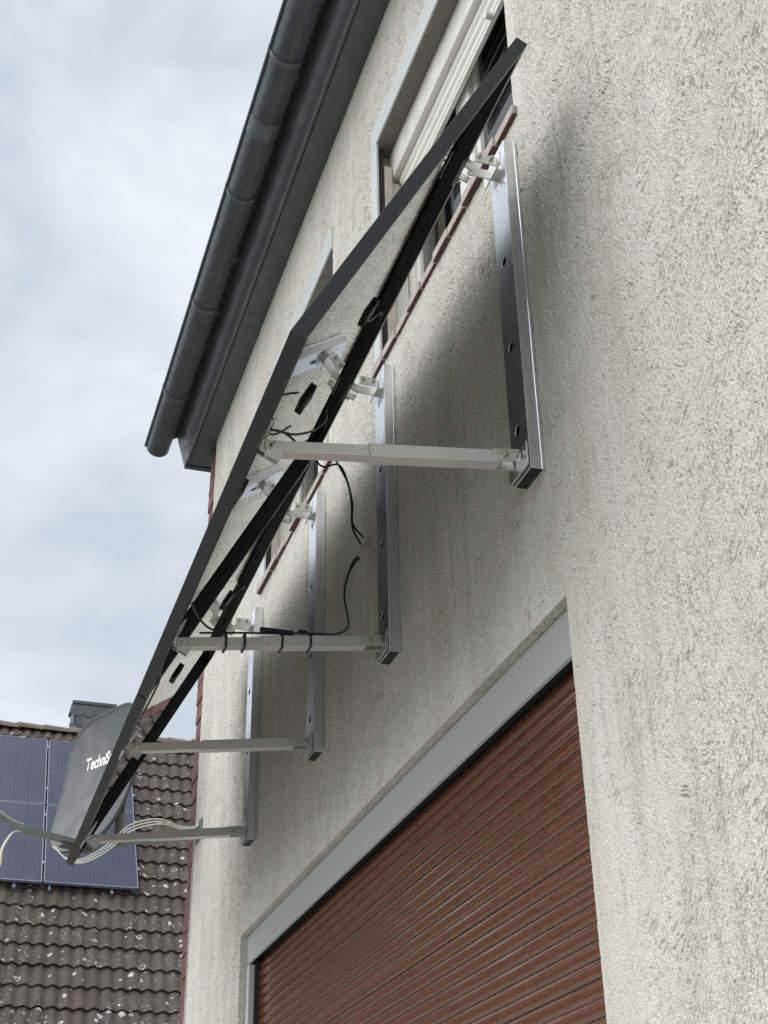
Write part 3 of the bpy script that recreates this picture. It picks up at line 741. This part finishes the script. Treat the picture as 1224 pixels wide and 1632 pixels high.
# lettering
fc = bpy.data.curves.new('lettering', 'FONT'); fc.body = 'TechniSat'; fc.size = 0.086; fc.align_x = 'CENTER'; fc.align_y = 'CENTER'; fc.shear = 0.12; fc.offset = 0.0028; fc.resolution_u = 3
fo = bpy.data.objects.new('t', fc); COL.objects.link(fo)
dg = bpy.context.evaluated_depsgraph_get(); dg.update(); tm = bpy.data.meshes.new_from_object(fo.evaluated_get(dg)); bpy.data.objects.remove(fo)
tb = new(); tb.from_mesh(tm); bmesh.ops.triangulate(tb, faces=tb.faces); bmesh.ops.subdivide_edges(tb, edges=[q for q in tb.edges if q.calc_length() > 0.012], cuts=2)
for v_ in tb.verts:
    u_, w_ = v_.co.x*0.66-0.062, v_.co.y+0.118; v_.co = Vector((u_, w_, depth(u_, w_)+0.0022))
obj('lettering', tb, M['white_print'], refl)
for u_, w_ in ((0.0, 0.010),):
    obj('screw', cyl(new(), (u_, w_, depth(u_, w_)), (u_, w_, depth(u_, w_)+0.006), 0.009, 12), M['steel'], refl)
# mount behind, mast to the wall, feed arm
bm = new(); box(bm, (-0.055, -0.16, -0.11), (0.055, 0.05, -0.066)); obj('back_mount', bm, M['dish_back'], dish, bevel=0.006)
bm = new(); box(bm, (-0.07, -0.15, -0.16), (-0.05, 0.02, -0.09)); box(bm, (0.05, -0.15, -0.16), (0.07, 0.02, -0.09)); obj('mount_cheek', bm, M['dish_back'], dish, bevel=0.004)
inv = DMAT.inverted()
mast_top = DC - dn*0.165 + dv*0.02
mx_, my_ = mast_top.x, mast_top.y
bm = new(); cyl(bm, inv @ Vector((mx_, my_, DC.z+0.10)), inv @ Vector((mx_, my_, DC.z-0.31)), 0.024, 18); obj('mast', bm, M['arm'], dish)
bm = new(); tube(bm, [inv @ Vector((mx_, my_, DC.z-0.285)), inv @ Vector((mx_*0.5, my_-0.1, DC.z-0.285)), inv @ Vector((-0.008, Y_C-0.12, DC.z-0.285))], 0.022, 14, False); obj('wall_arm', bm, M['arm'], dish)
bm = new(); box(bm, (-0.008, Y_C-0.19, DC.z-0.33), (-0.001, Y_C-0.05, DC.z-0.24)); bmesh.ops.transform(bm, matrix=inv, verts=bm.verts); obj('wall_plate', bm, M['arm'], dish)
arm0 = DC - dv*0.345 + dn*0.0; arm1 = arm0 + dn0*0.325 + Vector((0, 0, 0.015))
def bar(a, b, w, h):
    a, b = Vector(a), Vector(b); d = (b-a); s_, u_ = frame_from(d); m = new(); vv = []
    for p in (a, b):
        for i_, j_ in ((-1, -1), (1, -1), (1, 1), (-1, 1)): vv.append(m.verts.new(p+s_*w*i_+u_*h*j_))
    for f_ in ((3, 2, 1, 0), (4, 5, 6, 7), (0, 1, 5, 4), (1, 2, 6, 5), (2, 3, 7, 6), (3, 0, 4, 7)): m.faces.new([vv[k] for k in f_])
    return m
bm = bar(arm0-dn0*0.10, arm1, 0.017, 0.013); bmesh.ops.transform(bm, matrix=inv, verts=bm.verts); obj('feed_arm', bm, M['arm'], dish, bevel=0.004)
bm = bar(arm0+dn0*0.09-Vector((0, 0, 0.02)), arm0-dn0*0.06-Vector((0, 0, 0.022)), 0.03, 0.006); bmesh.ops.transform(bm, matrix=inv, verts=bm.verts); obj('arm_bracket', bm, M['dish_back'], dish, bevel=0.004)
head = arm1 + dn0*0.36 + Vector((0, 0, 0.12))
bm = new(); cyl(bm, head, head - dn0*0.10 + Vector((0, 0, 0.06)), 0.030, 20); cyl(bm, head - dn0*0.10 + Vector((0, 0, 0.06)), head - dn0*0.125 + Vector((0, 0, 0.075)), 0.036, 20, 0.045); bmesh.ops.transform(bm, matrix=inv, verts=bm.verts); obj('receiver_head', bm, M['dish_back'], dish)
bm = bar(arm1, head, 0.011, 0.008); bmesh.ops.transform(bm, matrix=inv, verts=bm.verts); obj('head_holder', bm, M['arm'], dish)
# white coax bundles
side_ = dw*0.007
P1 = [arm1-dn0*0.03+Vector((0, 0, .013)), arm1+dn0*0.05+Vector((0, 0, .026)), arm1+dn0*0.12+Vector((0, 0, .052)), head+Vector((0, 0, -.005))]
P2 = [arm1-dn0*0.02-Vector((0, 0, .014)), arm1+dn0*0.025-Vector((0, 0, .035)), arm1+dn0*0.065-Vector((0, 0, .115)), arm1+dn0*0.075-Vector((0, 0, .20)), arm1+dn0*0.20-Vector((0, 0, .20)), head-Vector((0, 0, .02))]
cable('white coax cables strapped along the dish feed arm and looping below its end', [[p+side_*k for p in P1] for k in (-1.2, 0, 1.2)]+[[p+side_*k for p in P2] for k in (-1.0, 0, 1.0)], 0.0034, M['cable_white'])
base = [(-0.004, 6.20, 0.445), (-0.03, 6.13, 0.40), (-0.113, 6.06, 0.372), (-0.194, 6.0, 0.372), (-0.27, 6.0, 0.362), (-0.352, 6.0, 0.326), (-0.416, 6.0, 0.256), (-0.48, 6.02, 0.206), (-0.545, 6.05, 0.180), (-0.60, 6.10, 0.20), (-0.66, 6.16, 0.27)]
cable('white coax bundle sagging from the house corner to the dish', [[(x, y+0.02*k, z+k*(0.004+0.016*math.sin(PI*q/10))) for q, (x, y, z) in enumerate(base)] for k in (-1, 0, 1)], 0.0026, M['cable_white'])

# ------------------------------------------------------------------ neighbour house
TH_R = math.radians(52.2); RY0, RZ0 = 15.586, 1.306
UD = Vector((0, math.cos(TH_R), math.sin(TH_R))); UN = Vector((0, -math.sin(TH_R), math.cos(TH_R)))
def onroof(x, s, h=0.0): return Vector((x, RY0, RZ0)) + UD*s + UN*h
nb = tag(empty('neighbour_house', (0, 20, GZ)), 'neighbouring house with steep lichen-spotted brown tile roof and roof solar panels', 'house')
def npart(name, bm, m, parent=None, **k):
    bmesh.ops.transform(bm, matrix=Matrix.Translation((0, -20, -GZ)), verts=bm.verts)
    return obj(name, bm, m, parent or nb, **k)
S_TOP = 5.60; S_BOT = -3.6
XL, XR = -9.0, 12.0
eave = onroof(0, S_BOT); rid = onroof(0, S_TOP)
bm = new(); extrude = [(eave.y+0.35, GZ), (eave.y+0.35, eave.z+0.1), (rid.y, rid.z-0.35), (2*rid.y-eave.y-0.35, eave.z+0.1), (2*rid.y-eave.y-0.35, GZ)]
A = [bm.verts.new((XL+0.2, y, z)) for y, z in extrude]; C_ = [bm.verts.new((XR-0.2, y, z)) for y, z in extrude]
for i in range(5): bm.faces.new((A[i], A[(i+1) % 5], C_[(i+1) % 5], C_[i]))
bm.faces.new(A); bm.faces.new(C_)
npart('wall', bm, M['plaster'])
bm = new()
for s_ in (0,):
    q = [onroof(XL, S_BOT, -0.03), onroof(XR, S_BOT, -0.03), onroof(XR, S_TOP, -0.03), onroof(XL, S_TOP, -0.03)]
    bm.faces.new([bm.verts.new(v) for v in q])
    q2 = [Vector((v.x, 2*rid.y-v.y, v.z)) for v in q]; bm.faces.new([bm.verts.new(v) for v in q2])
roof_n = npart('roof', bm, M['own_tile'])
# one interlocking tile with two rolls
TW, TG = 0.300, 0.335
def tile_verts():
    xs = [i*TW/16 for i in range(18)]
    def hgt(x):
        ph = (x % (TW/2))/(TW/2); return 0.034*max(0.0, math.cos((ph-0.5)*2*PI*0.5))**1.6 if True else 0
    return [(x, hgt(x)) for x in xs]
tm_ = new(); prf = tile_verts(); tk = 0.016
def tp(x, s, h): v = Vector((x, 0, 0))+UD*s+UN*h; return tm_.verts.new(v)
top0 = [tp(x, -0.035, h+0.050) for x, h in prf]; top1 = [tp(x, TG+0.03, h+0.012) for x, h in prf]
bot0 = [tp(x, -0.035, h+0.050-tk) for x, h in prf]
for i in range(len(prf)-1):
    tm_.faces.new((top0[i], top0[i+1], top1[i+1], top1[i])); tm_.faces.new((bot0[i+1], bot0[i], top0[i], top0[i+1]))
tile0 = None; tile_mesh = None
NEAR_C = range(-5, 7); ROWS = range(-10, 17)
def row_s(k): return k*TG
rest = new()
cnt = 0
vis = [(c, k) for k in range(-4, 17) for c in range(-4, 7)]
visible = set(vis)
def hidden_by_pv(c, k): return False
for k in ROWS:
    for c in range(int(XL/TW), int(XR/TW)):
        loc = Vector((c*TW+random.uniform(-.004, .004), RY0-20, RZ0-GZ))+UD*(row_s(k)+random.uniform(-.006, .006))+UN*random.uniform(-.003, .004)
        if (c, k) in visible:
            if tile0 is None:
                tile0 = obj('roof_tile', tm_, M['tile'], roof_n); tile0.location = loc
                for pp in tile0.data.polygons: pp.use_smooth = True
                tile0.data.set_sharp_from_angle(angle=math.radians(45)); tile_mesh = tile0.data
            else:
                o = inst(tile0, 'roof_tile', roof_n, loc=loc); o.rotation_euler = (random.uniform(-.008, .008), random.uniform(-.008, .008), random.uniform(-.01, .01))
            cnt += 1
        else:
            rest.from_mesh(tile_mesh) if False else None
# the tiles further along the roof, too far aside to pick apart
def tile_rows(bm_):
    for k in ROWS:
        for c in range(int(XL/TW), int(XR/TW)):
            if (c, k) in visible: continue
            off = Vector((c*TW, RY0-20, RZ0-GZ))+UD*row_s(k)
            t0 = []; t1 = []; b_ = []
            for x, h in prf[::2]:
                t0.append(bm_.verts.new(off+Vector((x, 0, 0))+UD*-0.035+UN*(h+0.05))); t1.append(bm_.verts.new(off+Vector((x, 0, 0))+UD*(TG+.03)+UN*(h+.012))); b_.append(bm_.verts.new(off+Vector((x, 0, 0))+UD*-0.035+UN*(h+0.034)))
            for i in range(len(t0)-1):
                bm_.faces.new((t0[i], t0[i+1], t1[i+1], t1[i])); bm_.faces.new((b_[i+1], b_[i], t0[i], t0[i+1]))
    return bm_
tag(obj('outer_tiles', tile_rows(rest), M['tile'], roof_n), kind='stuff')
# ridge tiles
r0 = None
for c in range(-8, 12):
    x = c*0.36
    if r0 is None:
        bm = new(); n_ = 12
        a = []; b = []
        for i in range(n_+1):
            t = PI*i/n_; a.append(bm.verts.new((0, -0.135*math.cos(t), 0.105*math.sin(t)**0.7+0.012))); b.append(bm.verts.new((0.40, -0.118*math.cos(t), 0.092*math.sin(t)**0.7)))
        a2 = [bm.verts.new((v.co.x, v.co.y*0.86, v.co.z*0.82)) for v in a]
        for i in range(n_): bm.faces.new((a[i], a[i+1], b[i+1], b[i])); bm.faces.new((a2[i], a2[i+1], a[i+1], a[i]))
        r0 = obj('ridge_tile', bm, M['ridge'], roof_n, smooth=True); r0.data.set_sharp_from_angle(angle=math.radians(50)); r0.location = (x, rid.y-20, rid.z-GZ-0.005)
    else:
        o = inst(r0, 'ridge_tile', roof_n, loc=(x, rid.y-20+random.uniform(-.01, .01), rid.z-GZ-0.005+random.uniform(-.008, .008))); o.rotation_euler = (0, random.uniform(-.015, .015), random.uniform(-.02, .02))
# chimney clad in grey slate
cx0, cx1, cyf, czt = 0.42, 1.05, rid.y+0.42, 6.45
ch = npart('chimney', B((cx0+0.02, cyf+0.012, rid.z-0.8), (cx1-0.02, cyf+0.55, czt-0.05)), M['slate'])
obj('chimney_cap', B((cx0-0.015, cyf-20-0.02, czt-GZ-0.05), (cx1+0.015, cyf-20+0.58, czt-GZ)), M['zinc'], ch, bevel=0.004)
sm = None
for r_ in range(6):
    for c_ in range(4):
        zt = czt-0.055-r_*0.155; xc = cx0+0.07+c_*0.18+(0.09 if r_ % 2 else 0)
        if xc > cx1+0.02: continue
        if sm is None:
            bm = new(); pts = [(-0.098, 0.0), (0.098, 0.0)]+[(0.098*math.cos(a_), -0.115+0.075*math.sin(a_)) for a_ in [(-i_*PI/10) for i_ in range(11)]]
            v0 = [bm.verts.new((x, 0, z_)) for x, z_ in pts]; v1 = [bm.verts.new((x, -0.008, z_)) for x, z_ in pts]
            bm.faces.new(v0); bm.faces.new(v1)
            for i_ in range(len(pts)): bm.faces.new((v0[i_], v0[(i_+1) % len(pts)], v1[(i_+1) % len(pts)], v1[i_]))
            sm = obj('slate', bm, M['slate'], ch); sm.location = (xc, cyf-20+0.006, zt-GZ); sm.rotation_euler = (-0.05, 0, 0)
        else:
            o = inst(sm, 'slate', ch, loc=(min(xc, cx1-0.09), cyf-20+0.006+random.uniform(-.002, .002), zt-GZ)); o.rotation_euler = (-0.05+random.uniform(-.01, .01), random.uniform(-.02, .02), 0)

# ------------------------------------------------------------------ solar panels on the neighbour roof
NW, NH, NT_ = 1.134, 1.590, 0.035
def roof_mat(x, s, h):
    o_ = onroof(x, s, h); return Matrix(((1, UD.x, UN.x, o_.x), (0, UD.y, UN.y, o_.y), (0, UD.z, UN.z, o_.z), (0, 0, 0, 1)))
def make_roof_panel():
    r_ = empty('roof_solar_panel')
    bm = new(); w = 0.011
    box(bm, (0, 0, 0), (NW, w, NT_)); box(bm, (0, NH-w, 0), (NW, NH, NT_)); box(bm, (0, w, 0), (w, NH-w, NT_)); box(bm, (NW-w, w, 0), (NW, NH-w, NT_))
    obj('frame', bm, M['pv_frame'], r_)
    obj('cell_glass', B((w, w, 0.004), (NW-w, NH-w, NT_-0.003)), M['cells'], r_)
    for s_ in (0.35, 1.35):
        obj('clamp', B((NW-0.004, s_, 0.01), (NW+0.026, s_+0.05, NT_+0.006)), M['pv_frame'], r_)
    for x_ in (0.06, 0.80):
        obj('roof_hook', B((x_, -0.075, -0.05), (x_+0.032, 0.0, -0.01)), M['pv_frame'], r_)
    return r_
PVX = 0.075; S0 = 1.96; H0 = 0.13
rp = make_roof_panel()
names = {(0, 0): 'blue roof solar panel right of the gap, in the lower row behind the dish arm', (-1, 0): 'blue roof solar panel in the lower row at the left picture edge',
         (0, 1): 'blue roof solar panel in the upper row, mostly hidden by the satellite dish', (-1, 1): 'blue roof solar panel in the upper row at the left picture edge under the ridge'}
for i, (kx, t) in enumerate(names.items()):
    o = rp if i == 0 else copy_tree(rp)
    o.matrix_world = roof_mat(PVX+kx[0]*(NW+0.022), S0+kx[1]*(NH+0.02), H0)
    tag(o, t, 'solar panel', 'solar panels on the neighbouring roof')
